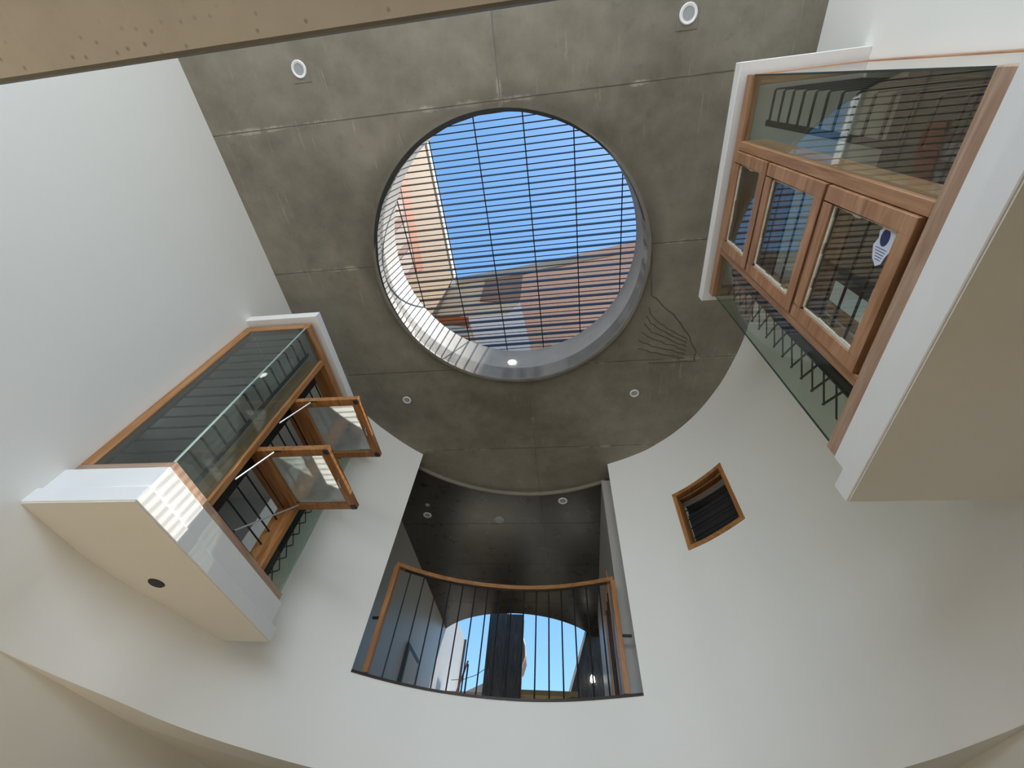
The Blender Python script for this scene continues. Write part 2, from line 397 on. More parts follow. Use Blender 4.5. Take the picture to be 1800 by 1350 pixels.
# straight side walls (z bands with the bay openings left out)
def side_wall(name, x0, x1, y0, y1, oy0, oy1, oz0, oz1, label, up_end):
    mb = MB()
    mb.box(x0, x1, y0, oy0, ZS, ZC); mb.box(x0, x1, oy0, oy1, ZS, oz0); mb.box(x0, x1, oy0, oy1, oz1, ZC)
    if oy1 < up_end: mb.box(x0, x1, oy1, up_end, ZS, ZC)
    o = mb.build(name, 'plaster'); tag(o, label, 'wall', kind='structure'); return o
side_wall('wall_left', XL-.3, XL, -4.2, 2.4, 2.03, 2.4, 1.99, 4.15, 'large smooth white wall on the left above the projecting bay window', 2.4)
side_wall('wall_right', XR, XR+.3, -4.2, 2.5, .2, 1.88, 1.95, 4.15, 'white wall on the right behind the large bay window', 2.5)
for nm, x0, x1, lab in (('wall_lower_left', XL-.3, XL, 'lower left wall under the overhanging curved floor edge'), ('wall_lower_right', XR, XR+.3, 'lower right wall under the overhanging curved floor edge')):
    tag(B(nm, 'plaster_lower', None, x0, x1, -4.2, 8.3, -1.6, ZS), lab, 'wall', kind='structure')
tag(B('wall_lower_far', 'plaster_lower', None, XL, XR, 8.0, 8.3, -1.6, ZS), 'far wall of the ground floor, below the curved wall', 'wall', kind='structure')
tag(B('floor', 'floor_tile', None, XL-.3, XR+.3, -4.2, 8.3, -1.75, -1.6), 'beige tiled ground floor of the light well', 'floor', kind='structure')

# upper storey floor slab beyond the curved wall
out = [p for p in prof_out]
pts = [(-3.9, 2.4)]+out+[(2.72, 2.5), (2.72, 8.0), (.95, 8.0), (.95, 13.6), (-3.6, 13.6), (-3.9, 8.0)]
vv, g = fill(pts, loop_edges(0, len(pts)), lambda x, y: 's')
def inpoly(x, y, P):
    c = False
    for i in range(len(P)):
        a, b = P[i-1], P[i]
        if (a[1] > y) != (b[1] > y) and x < (b[0]-a[0])*(y-a[1])/(b[1]-a[1])+a[0]: c = not c
    return c
vv, g = fill(pts, loop_edges(0, len(pts)), lambda x, y: 's' if inpoly(x, y, pts) else None)
tag(slab(vv, g['s'], ZS, 1.745).build('floor_upper', 'plaster_lower'), 'underside and floor of the upper storey beyond the curved wall', 'floor', kind='structure')
# slab over the camera's own room
fb = MB().box(XL, XR, -4.2, -.118, ZS, 1.0).box(XL, XR, -4.2, -.26, .98, 1.6)
o = fb.build('ceiling_lower', 'concrete_slab'); tag(o, 'beige exposed concrete slab overhead at the top of the photo, pitted along its edge', 'ceiling', kind='structure')
B('edge_strip', 'concrete_lip', o, XL, XR, -.119, -.1125, ZS+.006, .985)

# main ceiling: backing slab plus shuttering panels divided by recessed joints
A2 = ((-.615, 3.17), 2.78)
def ceil_in(x, y):
    if (x-HC[0])**2+(y-HC[1])**2 < HR**2: return False
    if not (XL-.3 < x < XR+.3 and y > -4.2): return False
    if y > A2[0][1] and -3.25 < x < .66: return (x-A2[0][0])**2+(y-A2[0][1])**2 < A2[1]**2
    return y < 6.2
NH = 96
pts = [(HC[0]+HR*math.cos(2*math.pi*k/NH), HC[1]+HR*math.sin(2*math.pi*k/NH)) for k in range(NH)]; edges = loop_edges(0, NH)
xa = .66; ya = A2[0][1]+math.sqrt(A2[1]**2-(xa-A2[0][0])**2); yb = A2[0][1]+math.sqrt(A2[1]**2-(-3.25-A2[0][0])**2)
aa0 = math.atan2(ya-A2[0][1], xa-A2[0][0]); aa1 = math.atan2(yb-A2[0][1], -3.25-A2[0][0])
outer = [(XL-.3, -4.2), (XR+.3, -4.2), (XR+.3, 6.2), (xa, 6.2)]+arcpts(*A2[0], A2[1], aa0, aa1, 48)+[(-3.25, 6.2), (XL-.3, 6.2)]
n0 = len(pts); pts += outer; edges += loop_edges(n0, len(outer))
base_pts, base_edges = list(pts), list(edges)
vv, g = fill(pts, edges, lambda x, y: 's' if ceil_in(x, y) else None)
ceil = slab(vv, g['s'], ZC+.012, ZC+.30).build('ceiling', 'concrete_curb'); tag(ceil, 'grey exposed concrete ceiling cast in panels around the round roof opening', 'ceiling', kind='structure')
JY = [.1, 1.65, 3.25, 4.85]; JX = -.47; G = .006
for yj in JY:
    for s_ in (-G, G): n0 = len(pts); pts += [(XL-.4, yj+s_), (XR+.4, yj+s_)]; edges.append((n0, n0+1))
for s_ in (-G, G): n0 = len(pts); pts += [(JX+s_, -4.3), (JX+s_, 6.3)]; edges.append((n0, n0+1))
def cell(x, y):
    if not ceil_in(x, y): return None
    if abs(x-JX) < G or any(abs(y-j) < G for j in JY): return None
    return (x > JX, sum(y > j for j in JY))
vv, g = fill(pts, edges, cell)
for key in sorted(g):
    jz = random.uniform(0, .003)
    slab(vv, g[key], ZC+jz*.3, ZC+.0125).build('panel', 'concrete_ceiling', ceil)
# lip following the balcony side of the ceiling and around the round opening
arc = arcpts(*A2[0], A2[1]+.012, aa0, aa1, 48)
MB().sweep([(p[0], p[1], ZC-.03) for p in arc], .03, .07).build('lip', 'concrete_ceiling', ceil, smooth=True)
def ring_part(name, mat, a0, a1, n, prof_of):
    vs_ = []; mb_ = MB()
    for k in range(n+1):
        a_ = math.radians(a0+(a1-a0)*k/n)
        for r_, h_ in prof_of(k/n): vs_.append((HC[0]+r_*math.cos(a_), HC[1]+r_*math.sin(a_), h_))
    mb_.add(vs_, [(4*k+q, 4*k+(q+1) % 4, 4*k+4+(q+1) % 4, 4*k+4+q) for k in range(n) for q in range(4)]+[(0, 1, 2, 3), (4*n+3, 4*n+2, 4*n+1, 4*n)])
    return mb_.build(name, mat, ceil, smooth=True)
def lip_prof(t):
    f = min(1, t/.12, (1-t)/.12); w_ = .004+.030*f+.004*math.sin(t*40)*f; d_ = .003+.014*f
    return ((HR-.005, ZC-d_), (HR+w_, ZC-d_), (HR+w_+.01, ZC+.012), (HR-.005, ZC+.012))
ring_part('drip_lip', 'concrete_lip', -62, 214, 80, lip_prof)
def black_prof(t):
    f = math.sin(math.pi*min(1, t*1.15))**.6 if t < .5 else max(.15, 1-(t-.5)/.45); tp = .005+(.030+.004*math.sin(t*37)+.003*math.sin(t*91))*f
    return ((HR-tp, ZC-.008), (HR+.010*f+.004, ZC-.012), (HR+.010*f+.004, ZC+.11), (HR-tp*.8, ZC+.11))
ring_part('blackened_edge', 'bitumen_and_shade', 150, 345, 72, black_prof)
# round curb of the opening
cb = MB().lathe((HC[0], HC[1], 0), [(HR, ZC+.005), (HR, 5.80), (HR+.16, 5.80), (HR+.16, ZC+.2)], 96)
tag(cb.build('wall_skylight_curb', 'concrete_curb', smooth=True), 'round concrete shaft of the roof opening, sunlit on its left side', 'wall', kind='structure')

# cement scrape marks on the ceiling right of the opening
sm = MB()
def trace(pts_, r=.008, z=ZC+.002, wob=.012, n=4):
    P = [Vector((*p, 0)) for p in pts_]; o_ = []
    for i in range(len(P)-1):
        for k in range(n):
            q = P[i].lerp(P[i+1], k/n); o_.append((q.x+random.uniform(-wob, wob), q.y+random.uniform(-wob, wob), z))
    o_.append((P[-1].x, P[-1].y, z)); sm.tube(o_, r, 5)
trace([(1.13, 1.75), (1.16, 2.3), (1.35, 2.47), (1.51, 2.64), (1.70, 2.92), (1.81, 3.17), (1.82, 3.31), (1.2, 3.30)])
for k in range(6):
    t = k/6; trace([(1.14-.02*k, 2.45+.12*k), (1.22, 2.62+.1*k), (1.42+.02*k, 2.78+.085*k), (1.68, 2.95+.06*k)], .0075)
tag(sm.build('scrape_groove_shade'   , 'cement_shade', smooth=True), 'leaf-shaped scrape marks in the cement, groove shadow as dark colour, on the ceiling right of the opening', 'cement patch', kind='structure')

# ------------------------------------------------------------------ corridor behind the balcony
CX0, CX1 = -3.2, .6
AC, AR = (-1.44, 12.45), 2.256
def cor_in(x, y):
    if not (CX0-.3 < x < CX1+.3 and y < 12.5): return False
    if (x-AC[0])**2+(y-AC[1])**2 < AR**2: return False
    return (x-A2[0][0])**2+(y-A2[0][1])**2 > (A2[1]+.02)**2
xl, xr_ = CX0-.04, CX1+.05
ya = A2[0][1]+math.sqrt((A2[1]+.02)**2-(xr_-A2[0][0])**2); yb = A2[0][1]+math.sqrt((A2[1]+.02)**2-(xl-A2[0][0])**2)
b0 = math.atan2(ya-A2[0][1], xr_-A2[0][0]); b1 = math.atan2(yb-A2[0][1], xl-A2[0][0])
near = arcpts(*A2[0], A2[1]+.02, b1, b0, 40)
far = arcpts(*AC, AR, math.atan2(-1.0, 2.02), math.atan2(-1.0, -2.02)-2*math.pi if math.atan2(-1.0, -2.02) > 0 else math.atan2(-1.0, -2.02), 40)
poly = near+[(xr_, far[0][1])]+far+[(xl, far[-1][1])]
def joint_fill(poly, jy, jx, g_=.004):
    pts = list(poly); ed = loop_edges(0, len(poly))
    for y_ in jy:
        for s_ in (-g_, g_): n0 = len(pts); pts += [(-4.5, y_+s_), (3, y_+s_)]; ed.append((n0, n0+1))
    for s_ in (-g_, g_): n0 = len(pts); pts += [(jx+s_, 0), (jx+s_, 14)]; ed.append((n0, n0+1))
    def kp(x, y):
        if not inpoly(x, y, poly): return None
        if abs(x-jx) < g_ or any(abs(y-j) < g_ for j in jy): return None
        return (x > jx, sum(y > j for j in jy))
    return fill(pts, ed, kp)
vv, g = fill(poly, loop_edges(0, len(poly)), lambda x, y: 's' if inpoly(x, y, poly) else None)
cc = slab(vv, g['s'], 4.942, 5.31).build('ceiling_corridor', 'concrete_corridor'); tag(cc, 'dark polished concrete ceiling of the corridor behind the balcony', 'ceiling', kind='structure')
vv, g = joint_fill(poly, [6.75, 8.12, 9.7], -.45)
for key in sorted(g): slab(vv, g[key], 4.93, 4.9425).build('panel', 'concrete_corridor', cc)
tag(B('wall_corridor_left', 'corridor_shaded_white', None, CX0-.3, CX0, 4.9, 13.2, 1.745, 5.6), 'white left wall of the corridor seen past the balcony railing', 'wall', kind='structure')
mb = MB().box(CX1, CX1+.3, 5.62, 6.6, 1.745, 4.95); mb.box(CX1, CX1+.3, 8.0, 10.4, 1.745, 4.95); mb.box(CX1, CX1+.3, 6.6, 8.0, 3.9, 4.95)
tag(mb.build('wall_corridor_right', 'corridor_shaded_white'), 'narrow white right wall of the corridor with a tall glazed door', 'wall', kind='structure')
# dark room behind the glazed door
dr = thing('door_1', (CX1, 7.3, 1.745), 'tall wood framed glass door in the right wall of the corridor', 'door', kind='structure')
for a, b in ((6.6, 6.68), (7.92, 8.0)): B('frame', 'teak', dr, CX1-.02, CX1+.12, a, b, 1.745, 3.9)
B('frame', 'teak', dr, CX1-.02, CX1+.12, 6.68, 7.92, 3.82, 3.9)
B('pane', 'glass_dark', dr, CX1+.04, CX1+.048, 6.68, 7.92, 1.745, 3.82)
dg = thing('door_grille', (CX1+.01, 7.3, 1.745), 'black bent metal grille over the corridor door glass', 'grille')
for k in range(4): B('bar', 'black_metal', dg, CX1+.0, CX1+.02, 6.8+.3*k, 6.82+.3*k, 1.76, 3.8)
MB().tube([(CX1+.01, 6.75+1.1*(1-math.cos(t))/2, 2.4+.5*math.sin(t*2)) for t in [k*math.pi/12 for k in range(13)]], .014).build('scroll_bar', 'black_metal', dg, smooth=True)
0 and tag(B('wall_corridor_recess', 'plaster_grey', None, 2.2, 2.3, 6.0, 9.0, 1.745, 4.9), 'dim wall inside the room behind the corridor door', 'wall', kind='structure')
0 and tag(B('wall_corridor_nib', 'plaster', None, .66, .70, 5.32, 5.66, 1.755, 4.99), 'thin plaster return at the right edge of the balcony opening', 'wall', kind='structure')

# open court beyond the corridor
pl = thing('stone_pillar', (-1.7, 11.5, 1.745), 'dark stacked-stone pillar standing in the open court beyond the corridor', 'pillar')
MB().box(-2.15, -1.70, 11.3, 11.7, 1.745, 7.5).build('shaft', 'stack_stone', pl)
MB().box(-1.70, -1.28, 11.34, 11.7, 1.745, 5.46).build('shaft', 'stack_stone', pl)
cop = [(-1.66, 11.40, 6.3), (-1.60, 11.40, 5.50), (-1.36, 11.40, 5.05), (-1.235, 11.40, 4.73), (-1.215, 11.40, 4.5), (-1.28, 11.40, 4.22), (-1.32, 11.40, 4.22), (-1.32, 11.40, 6.3)]
cw = thing('curved_roof_edge', (-1.4, 11.6, 4.2), 'rounded brown roof edge bulging behind the stone pillar', 'roof')
MB().prism([(-1.75, 11.72, 5.62), (-1.52, 11.72, 5.56), (-1.36, 11.72, 5.2), (-1.24, 11.72, 4.85), (-1.225, 11.72, 4.6), (-1.3, 11.72, 4.34), (-1.75, 11.72, 4.34)], (0, .5, 0)).build('disc', 'brown_and_shade', cw)
MB().tube([(-1.55, 11.70, 5.60), (-1.36, 11.70, 5.22), (-1.235, 11.70, 4.86), (-1.215, 11.70, 4.6), (-1.29, 11.70, 4.36)], .02, 6).build('coping', 'white_paint', cw)
sw = thing('stone_wall', (.25, 11.45, 1.745), 'dark stacked-stone wall with sloping top right of the open court', 'wall')
MB().prism([(.33, 11.3, 5.09), (-.11, 11.3, 3.76), (-.12, 11.3, 1.745), (.9, 11.3, 1.745), (.9, 11.3, 5.2)], (0, .3, 0)).build('body', 'stack_stone', sw)
MB().prism([(.33, 11.26, 5.13), (-.15, 11.26, 3.76), (-.11, 11.26, 3.74), (.36, 11.26, 5.08)], (0, .4, 0)).build('coping', 'pale_panel', sw)
wl = thing('wall_lamp', (.39, 11.2, 4.0), 'small glowing lamp on the dark stone wall beyond the railing', 'lamp')
MB().lathe((.40, 11.24, 3.92), [(.02, 0), (.055, .02), (.045, .12), (.02, .16)], 10).build('shade', 'lit_small', wl); B('bracket', 'black_metal', wl, .38, .42, 11.24, 11.3, 3.88, 3.92)
tag(B('roof_beam', 'yellow_beam', None, -1.28, .1, 11.28, 11.5, 3.65, 3.75), 'low brown-yellow beam below the sky beyond the railing', 'beam')
tag(B('parapet_wall', 'white_paint', None, -1.28, .15, 11.52, 11.7, 1.745, 3.66), 'sunlit white parapet under the brown beam', 'parapet')
nb = thing('roof_shed', (-2.5, 11.9, 1.745), 'pale corrugated roof low behind the railing at left', 'roof')
MB().prism([(-3.1, 11.9, 3.75), (-2.7, 11.9, 3.86), (-2.18, 11.9, 4.09), (-2.18, 11.9, 1.745), (-3.1, 11.9, 1.745)], (0, .3, 0)).build('gable', 'pale_panel', nb)
B('parapet', 'grey_render', nb, -3.2, -2.14, 11.5, 11.6, 1.745, 3.74)
st = thing('steel_posts', (-2.75, 11.3, 1.75), 'rusty steel angle posts standing in the court at left', 'posts')
MB().tube([(-3.1, 11.32, 1.75), (-2.85, 11.32, 3.3), (-2.58, 11.32, 4.32)], .022, 6).build('rail', 'pink_render', st)
MB().tube([(-2.55, 11.33, 1.75), (-2.57, 11.33, 4.25)], .022, 6).build('post', 'brown_metal', st)
tag(MB().tube([(-3.0, 11.6, 4.0), (-2.7, 11.6, 4.02), (-2.4, 11.6, 4.12), (-2.13, 11.6, 4.3)], .008, 5).build('overhead_cable', 'black_metal'), 'thin dark cable crossing the sky left of the stone pillar', 'cable')
dp = thing('door_panel', (CX0, 8.95, 1.76), 'dark hinged panel standing open against the left corridor wall', 'door')
B('leaf', 'dark_pvc', dp, CX0+.01, CX0+.05, 8.55, 9.35, 1.76, 3.55); B('face', 'plaster_grey', dp, CX0+.05, CX0+.06, 8.62, 9.30, 1.8, 3.45)
tag(MB().tube([(CX0+.02, 13.22, 1.8), (CX0+.02, 13.22, 5.6)], .04, 8).build('rain_pipe', 'dark_pvc'), 'dark rain pipe at the end of the left corridor wall', 'pipe')

# ------------------------------------------------------------------ rooms behind the windows
rp = [(-6.6, .3), (-3.9, .3), (-3.9, 2.4)]+poff(WT-.02)[:5*6]+[(-2.8, 5.3), (-6.6, 5.3)]
vv, g = fill(rp, loop_edges(0, len(rp)), lambda x, y: 's' if inpoly(x, y, rp) else None)
tag(slab(vv, g['s'], 4.35, 4.45).build('ceiling_left_room', 'plaster'), 'ceiling of the room behind the left bay window', 'ceiling', kind='structure')
tag(slab(vv, g['s'], 1.55, 1.75).build('floor_left_room', 'floor_tile'), 'floor of the room behind the left bay window', 'floor', kind='structure')
mb = MB().box(-6.8, -6.6, .3, 5.2, 1.55, 4.45).box(-6.8, -3.9, .1, .3, 1.55, 4.45).box(-6.8, -3.15, 5.2, 5.4, 1.55, 4.45)
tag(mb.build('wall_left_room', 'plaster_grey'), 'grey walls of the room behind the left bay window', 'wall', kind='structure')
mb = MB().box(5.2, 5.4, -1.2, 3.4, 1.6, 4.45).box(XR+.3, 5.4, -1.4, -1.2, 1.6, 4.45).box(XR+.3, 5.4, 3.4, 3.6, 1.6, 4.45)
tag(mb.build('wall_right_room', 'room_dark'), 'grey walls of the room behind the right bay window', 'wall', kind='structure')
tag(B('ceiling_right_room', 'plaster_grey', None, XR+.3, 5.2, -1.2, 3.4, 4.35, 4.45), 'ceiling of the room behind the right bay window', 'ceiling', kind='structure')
tag(B('floor_right_room', 'floor_tile', None, XR+.3, 5.2, -1.2, 3.4, 1.6, 1.75), 'floor of the room behind the right bay window', 'floor', kind='structure')
# ------------------------------------------------------------------ bay windows
def sash(parent, wd, ht, loc, rot, mat, glassmat, handle_end, sx):
    """top-hung sash: local y = width, z downwards from the hinge, x = outward*sx"""
    t = .056; bw = .082; mb = MB()
    mb.box(-t/2, t/2, 0, bw, -ht, 0); mb.box(-t/2, t/2, wd-bw, wd, -ht, 0); mb.box(-t/2, t/2, bw, wd-bw, -bw, 0); mb.box(-t/2, t/2, bw, wd-bw, -ht, -ht+bw)
    s = mb.build('sash', mat, parent, local=True, loc=Vector(loc)-Vector((0, 0, 0)), bevel=.003)
    s.rotation_euler = (0, rot, 0)
    MB().box(-.003, .003, bw, wd-bw, -ht+bw, -bw).build('glass', glassmat, s, local=True)
    pt = MB(); e = .016; x0, x1 = (.003, .012) if sx > 0 else (-.012, -.003)
    for k in range(9):
        j = lambda: random.uniform(.6, 1.35)
        y0 = bw+(wd-2*bw)*k/9; y1 = bw+(wd-2*bw)*(k+1)/9
        pt.box(x0, x1, y0, y1, -bw-e*j(), -bw); pt.box(x0, x1, y0, y1, -ht+bw, -ht+bw+e*j())
        z0 = -ht+bw+(ht-2*bw)*k/9; z1 = -ht+bw+(ht-2*bw)*(k+1)/9
        pt.box(x0, x1, bw, bw+e*j(), z0, z1); pt.box(x0, x1, wd-bw-e*j(), wd-bw, z0, z1)
    pt.build('putty', 'putty', s, local=True)
    return s
def hinge(parent, x, y, z, horizontal=False):
    MB().tube([(x, y, z-.045), (x, y, z+.045)], .007, 6).build('hinge', 'brown_metal', parent)

def bay(num, side, xw, X, xo, y0, y1, A, Bm, zb, zt, wbot, wtop, label, mat, frm, splits, open_, sx):
    """X: frame face, xo: slab edge, A/Bm: mullions (y0,y1), zb/zt glass bottom/top"""
    w_ = thing('window_%d' % num, ((xw+X)/2, (y0+y1)/2, 1.585), label, 'bay window', kind='structure')
    inn = X+(.075 if side > 0 else -.075)     # inner face of frame
    deep = X+(.20 if side > 0 else -.20)
    gx = X+(.03 if side > 0 else -.03)
    # bottom rail & top rail on the face and returns
    B('bottom_rail', frm, w_, X, inn, y0, y1, wbot, zb, bevel=.004); B('top_rail', mat, w_, X, inn, y0, y1, zt, wtop, bevel=.004)
    B('bottom_rail', frm, w_, inn, xw-.001*side, y0, y0+.075, wbot, zb, bevel=.004); B('top_rail', mat, w_, inn, xw-.001*side, y0, y0+.075, zt, wtop, bevel=.004)
    xe = xw if side > 0 else -3.22
    B('bottom_rail', frm, w_, inn, xe, y1-.075, y1, wbot, zb, bevel=.004); B('top_rail', mat, w_, inn, xe, y1-.075, y1, zt, wtop, bevel=.004)
    B('jamb', mat, w_, xw-.11*side, xw-.001*side, y0-.0, y0+.075, zb, zt, bevel=.004)
    B('jamb', mat, w_, xe-.05*side, xe, y1-.075, y1, zb, zt, bevel=.004)
    for a, b in (A, Bm): B('mullion', mat, w_, X, deep, a, b, zb, zt, bevel=.004)
    # sill and head boards inside the casement column
    B('sill_board', mat, w_, inn, deep, A[1], Bm[0], zb-.03, zb); B('head_board', mat, w_, inn, deep, A[1], Bm[0], zt, zt+.03)
    # fixed glass
    e = .004
    B('pane', 'glass_clear' if side > 0 else 'glass_cloudy', w_, gx-e, gx+e, y0+.012, A[0], zb, zt)
    B('glass_edge', 'glass_edge' if side < 0 else 'glass_edge_dark', w_, gx-.006, gx+.006, y0+.002, y0+.013, zb, zt)
    B('glass_edge', 'glass_edge' if side < 0 else 'glass_edge_dark', w_, gx-.004, gx+.004, y1-.013, y1-.005, zb, zt)
    B('pane', 'glass_clear', w_, gx-e, gx+e, Bm[1], y1-.012, zb, zt)
    B('pane', 'glass_dark' if side < 0 else 'glass_clear', w_, gx+.006*side, xw-.06*side, y0+.005, y0+.013, zb, zt)
    B('pane', 'glass_clear', w_, gx+.006*side, xe-.05*side, y1-.013, y1-.005, zb, zt)
    # transoms and sashes, from the top
    wl = wloc(w_)
    for k in range(3):
        z1 = splits[k]; z0 = splits[k+1]
        if k: B('transom', mat, w_, X+.035*side, deep, A[1], Bm[0], z1-.006, z1+.020)
        h = .70 if open_[k] else z1-z0-.03; wd = Bm[0]-A[1]-.008
        loc = Vector((X+.012*side, A[1]+.004, z1-.008+ZO))-wl
        op = open_[k]
        if op is None: continue
        s = sash(w_, wd, h, loc, op, mat, 'glass_dusty' if op else 'glass_clear', 0, sx)
    return w_
LX, RX = -2.79, 1.54
wR = bay(1, 1, XR, RX, 1.49, .118, 1.925, (.56, .625), (1.425, 1.49), 1.93, 4.06, 1.81, 4.16,
         'large wood framed bay window on the right, three small sashes shut', 'teak', 'dusty', [4.05, 3.435, 2.66, 1.935], [0, 0, 0], -1)
wL = bay(2, -1, XL, LX, -2.735, 1.955, 3.785, (2.39, 2.455), (3.305, 3.37), 1.975, 4.03, 1.89, 4.13,
         'wood framed bay window on the left with two sashes propped open', 'honey', 'dusty', [4.02, 3.36, 2.63, 1.98], [None, math.radians(-90), math.radians(-90)], 1)
for yy, zz in ((.592, 3.85), (.592, 3.6), (.592, 3.2), (.592, 2.85), (1.457, 3.2), (1.457, 2.85), (1.457, 2.42), (1.457, 2.12)):
    pass
for k, (z1, z0) in enumerate(((4.05, 3.435), (3.435, 2.66), (2.66, 1.935))):
    if k:
        for yy in (.80, 1.25): B('hinge', 'brown_metal', wR, RX-.012, RX-.001, yy, yy+.075, z1-.012, z1+.004)
# plaster slabs that carry the bays
def bay_shell(win, side, xw, xo, xu, ylo, yhi, yc0, yc1, zs, ztop, zled, nm):
    B('ledge', 'plaster_trim', win, xw, xo, ylo, yhi, zs, zs+.115, bevel=.004)
    B('curb', 'plaster_trim', win, xw, xu, yc0, yc1, zs+.115, zled, bevel=.004)
    B('canopy', 'plaster_trim', win, xw, xo, ylo-.01, yhi+.02, ztop-.11, ztop, bevel=.004)
bay_shell(wR, 1, XR, 1.49, 1.515, .045, 2.005, .075, 1.90, 1.585, 4.30, 1.815, 'r')
B('soffit', 'plaster_lower', wR, XR, 1.50, .055, 1.995, 1.578, 1.586)
bay_shell(wL, -1, -3.62, -2.735, -2.76, 1.895, 3.875, 1.92, 3.80, 1.585, 4.275, 1.895, 'l')
B('soffit', 'plaster_lower', wL, -3.6, -2.745, 1.905, 3.865, 1.578, 1.586)
MB().lathe((-3.235, 2.88, 1.57), [(.001, 0), (.058, 0), (.064, .008), (.058, .012), (.001, .012)], 20).build('lamp_hole_dark', 'bitumen_and_shade', wL, smooth=True)  # black disc stands in for the shade inside the hole
# stays holding the two open sashes
for zz, lab in ((3.36, 'upper'), (2.63, 'lower')):
    s_ = thing('window_stay', (-2.75, 2.47, zz-.1), 'thin metal stay propping the %s open sash of the left bay, near side' % lab, 'window stay')
    MB().tube([(-2.80, 2.475, zz-.36), (-2.62, 2.475, zz-.035)], .007, 6).build('rod', 'steel', s_); MB().tube([(-2.62, 2.47, zz-.035), (-2.55, 2.47, zz-.03)], .011, 6).build('pivot', 'brown_metal', s_)
s_ = thing('window_stay', (-2.85, 3.2, 2.1), 'thin metal stay running from the sill to the lower open sash of the left bay', 'window stay')
MB().tube([(-2.86, 2.83, 2.0), (-2.70, 3.22, 2.59)], .008, 6).build('rod', 'steel', s_); MB().tube([(-2.87, 2.81, 1.985), (-2.84, 2.85, 2.02)], .014, 6).build('pivot', 'brown_metal', s_)
for zz, lab in ((3.36, 'upper'), (2.63, 'lower')):
    l_ = thing('sash_latch', (-2.12, 2.9, zz-.03), 'small black latch plates at the outer corners of the %s open sash' % lab, 'latch')
    for yy in (2.50, 3.27): B('plate', 'brown_metal', l_, -2.155, -2.10, yy-.035, yy+.02, zz-.048, zz-.030, bevel=.003)
    MB().tube([(-2.14, 2.86, zz-.035), (-2.14, 2.86, zz-.06), (-2.14, 2.94, zz-.065)], .006, 6).build('handle', 'steel', l_)

# black grilles inside the bays: L shaped bars at the near corner, straight bars behind the sashes
def grille(side, xg, yc, yflat, xin, zlo, n, pitch, label):
    g_ = thing('security_grille', (xg, yc, zlo), label, 'window grille')
    for k in range(n):
        z = zlo+pitch*k
        MB().sweep([(xin, yc, z), (xg+.010*side, yc, z), (xg, yc+.010, z), (xg, yflat, z)], .010, .016).build('bar', 'black_metal', g_)
    B('flat', 'black_metal', g_, xg-.004, xg+.004, yflat-.02, yflat+.02, zlo-.05, zlo+pitch*(n-1)+.05)
    B('flat', 'black_metal', g_, xin-.02*side, xin+.02*side, yc-.004, yc+.004, zlo-.05, zlo+pitch*(n-1)+.05)
    return g_
grille(-1, -2.855, 2.012, 2.245, -3.48, 2.00, 14, .145, 'black bar grille behind the near glass corner of the left bay')
grille(1, 1.66, .22, .435, 2.26, 2.00, 14, .145, 'black bar grille behind the near glass corner of the right bay')
def bars(xg, ya, yb, zlo, n, pitch, label, flat):
    g_ = thing('sash_grille', (xg, (ya+yb)/2, zlo), label, 'window grille')
    for k in range(n): MB().tube([(xg, ya, zlo+pitch*k), (xg, yb, zlo+pitch*k)], .008, 8).build('bar', 'black_metal', g_, smooth=True)
    B('flat', 'black_metal', g_, xg-.006, xg+.006, flat, flat+.10, zlo-.03, zlo+pitch*(n-1)+.03)
    return g_
bars(-2.92, 2.455, 3.305, 2.06, 14, .142, 'row of black bars behind the open sashes of the left bay', 2.545)
bars(1.68, .625, 1.425, 2.03, 14, .142, 'row of black bars behind the shut sashes of the right bay', .63)
# folding scissor gates behind the far panes
def gate(xg, ya, yb, zlo, n, pitch, label):
    g_ = thing('folding_gate', (xg, (ya+yb)/2, zlo), label, 'folding gate')
    B('upright', 'black_metal', g_, xg-.012, xg+.012, ya-.02, ya+.02, zlo-.03, zlo+n*pitch); B('upright', 'black_metal', g_, xg-.008, xg+.008, ya+.035, ya+.05, zlo-.03, zlo+n*pitch)
    for k in range(n):
        z = zlo+pitch*k; t = .0085
        for s_, xx in ((1, xg-.005), (-1, xg+.005)):
            a, b = (z, z+pitch) if s_ > 0 else (z+pitch, z)
            MB().prism([(xx-.002, ya, a-t), (xx-.002, yb, b-t), (xx-.002, yb, b+t), (xx-.002, ya, a+t)], (.004, 0, 0)).build('link', 'black_metal', g_)
    return g_
gate(1.63, 1.60, 1.835, 2.06, 13, .142, 'black folding scissor gate behind the far pane of the right bay')
gate(-2.93, 3.575, 3.735, 2.05, 13, .142, 'black folding scissor gate behind the far pane of the left bay')
# maker's sticker on the lowest right sash
sk = thing('sticker', (RX-.0, 1.1, 2.3), 'torn pale blue printed sticker on the glass of the lowest right sash', 'sticker')
MB().prism([(RX+.0075, y-.085, z-.03) for y, z in ((.80, 2.09), (.795, 2.17), (.83, 2.205), (.86, 2.195), (.90, 2.215), (.955, 2.19), (.985, 2.15), (.965, 2.12), (.93, 2.11), (.88, 2.085))], (-.001, 0, 0)).build('paper', 'paper', sk)
em = MB().lathe((0, 0, 0), [(.0001, 0), (.030, 0), (.030, .0005), (.0001, .0005)], 20).build('emblem', 'ink', sk, local=True, loc=(RX+.006-sk.location[0], .765-sk.location[1], 2.125+ZO-sk.location[2])); em.rotation_euler = (0, math.radians(90), 0); em.scale = (1, 1.35, 1)
for k in range(5): B('text_line', 'ink', sk, RX+.0058, RX+.0064, .815+.013*k, .818+.013*k, 2.085+.004*k, 2.165-.006*k)

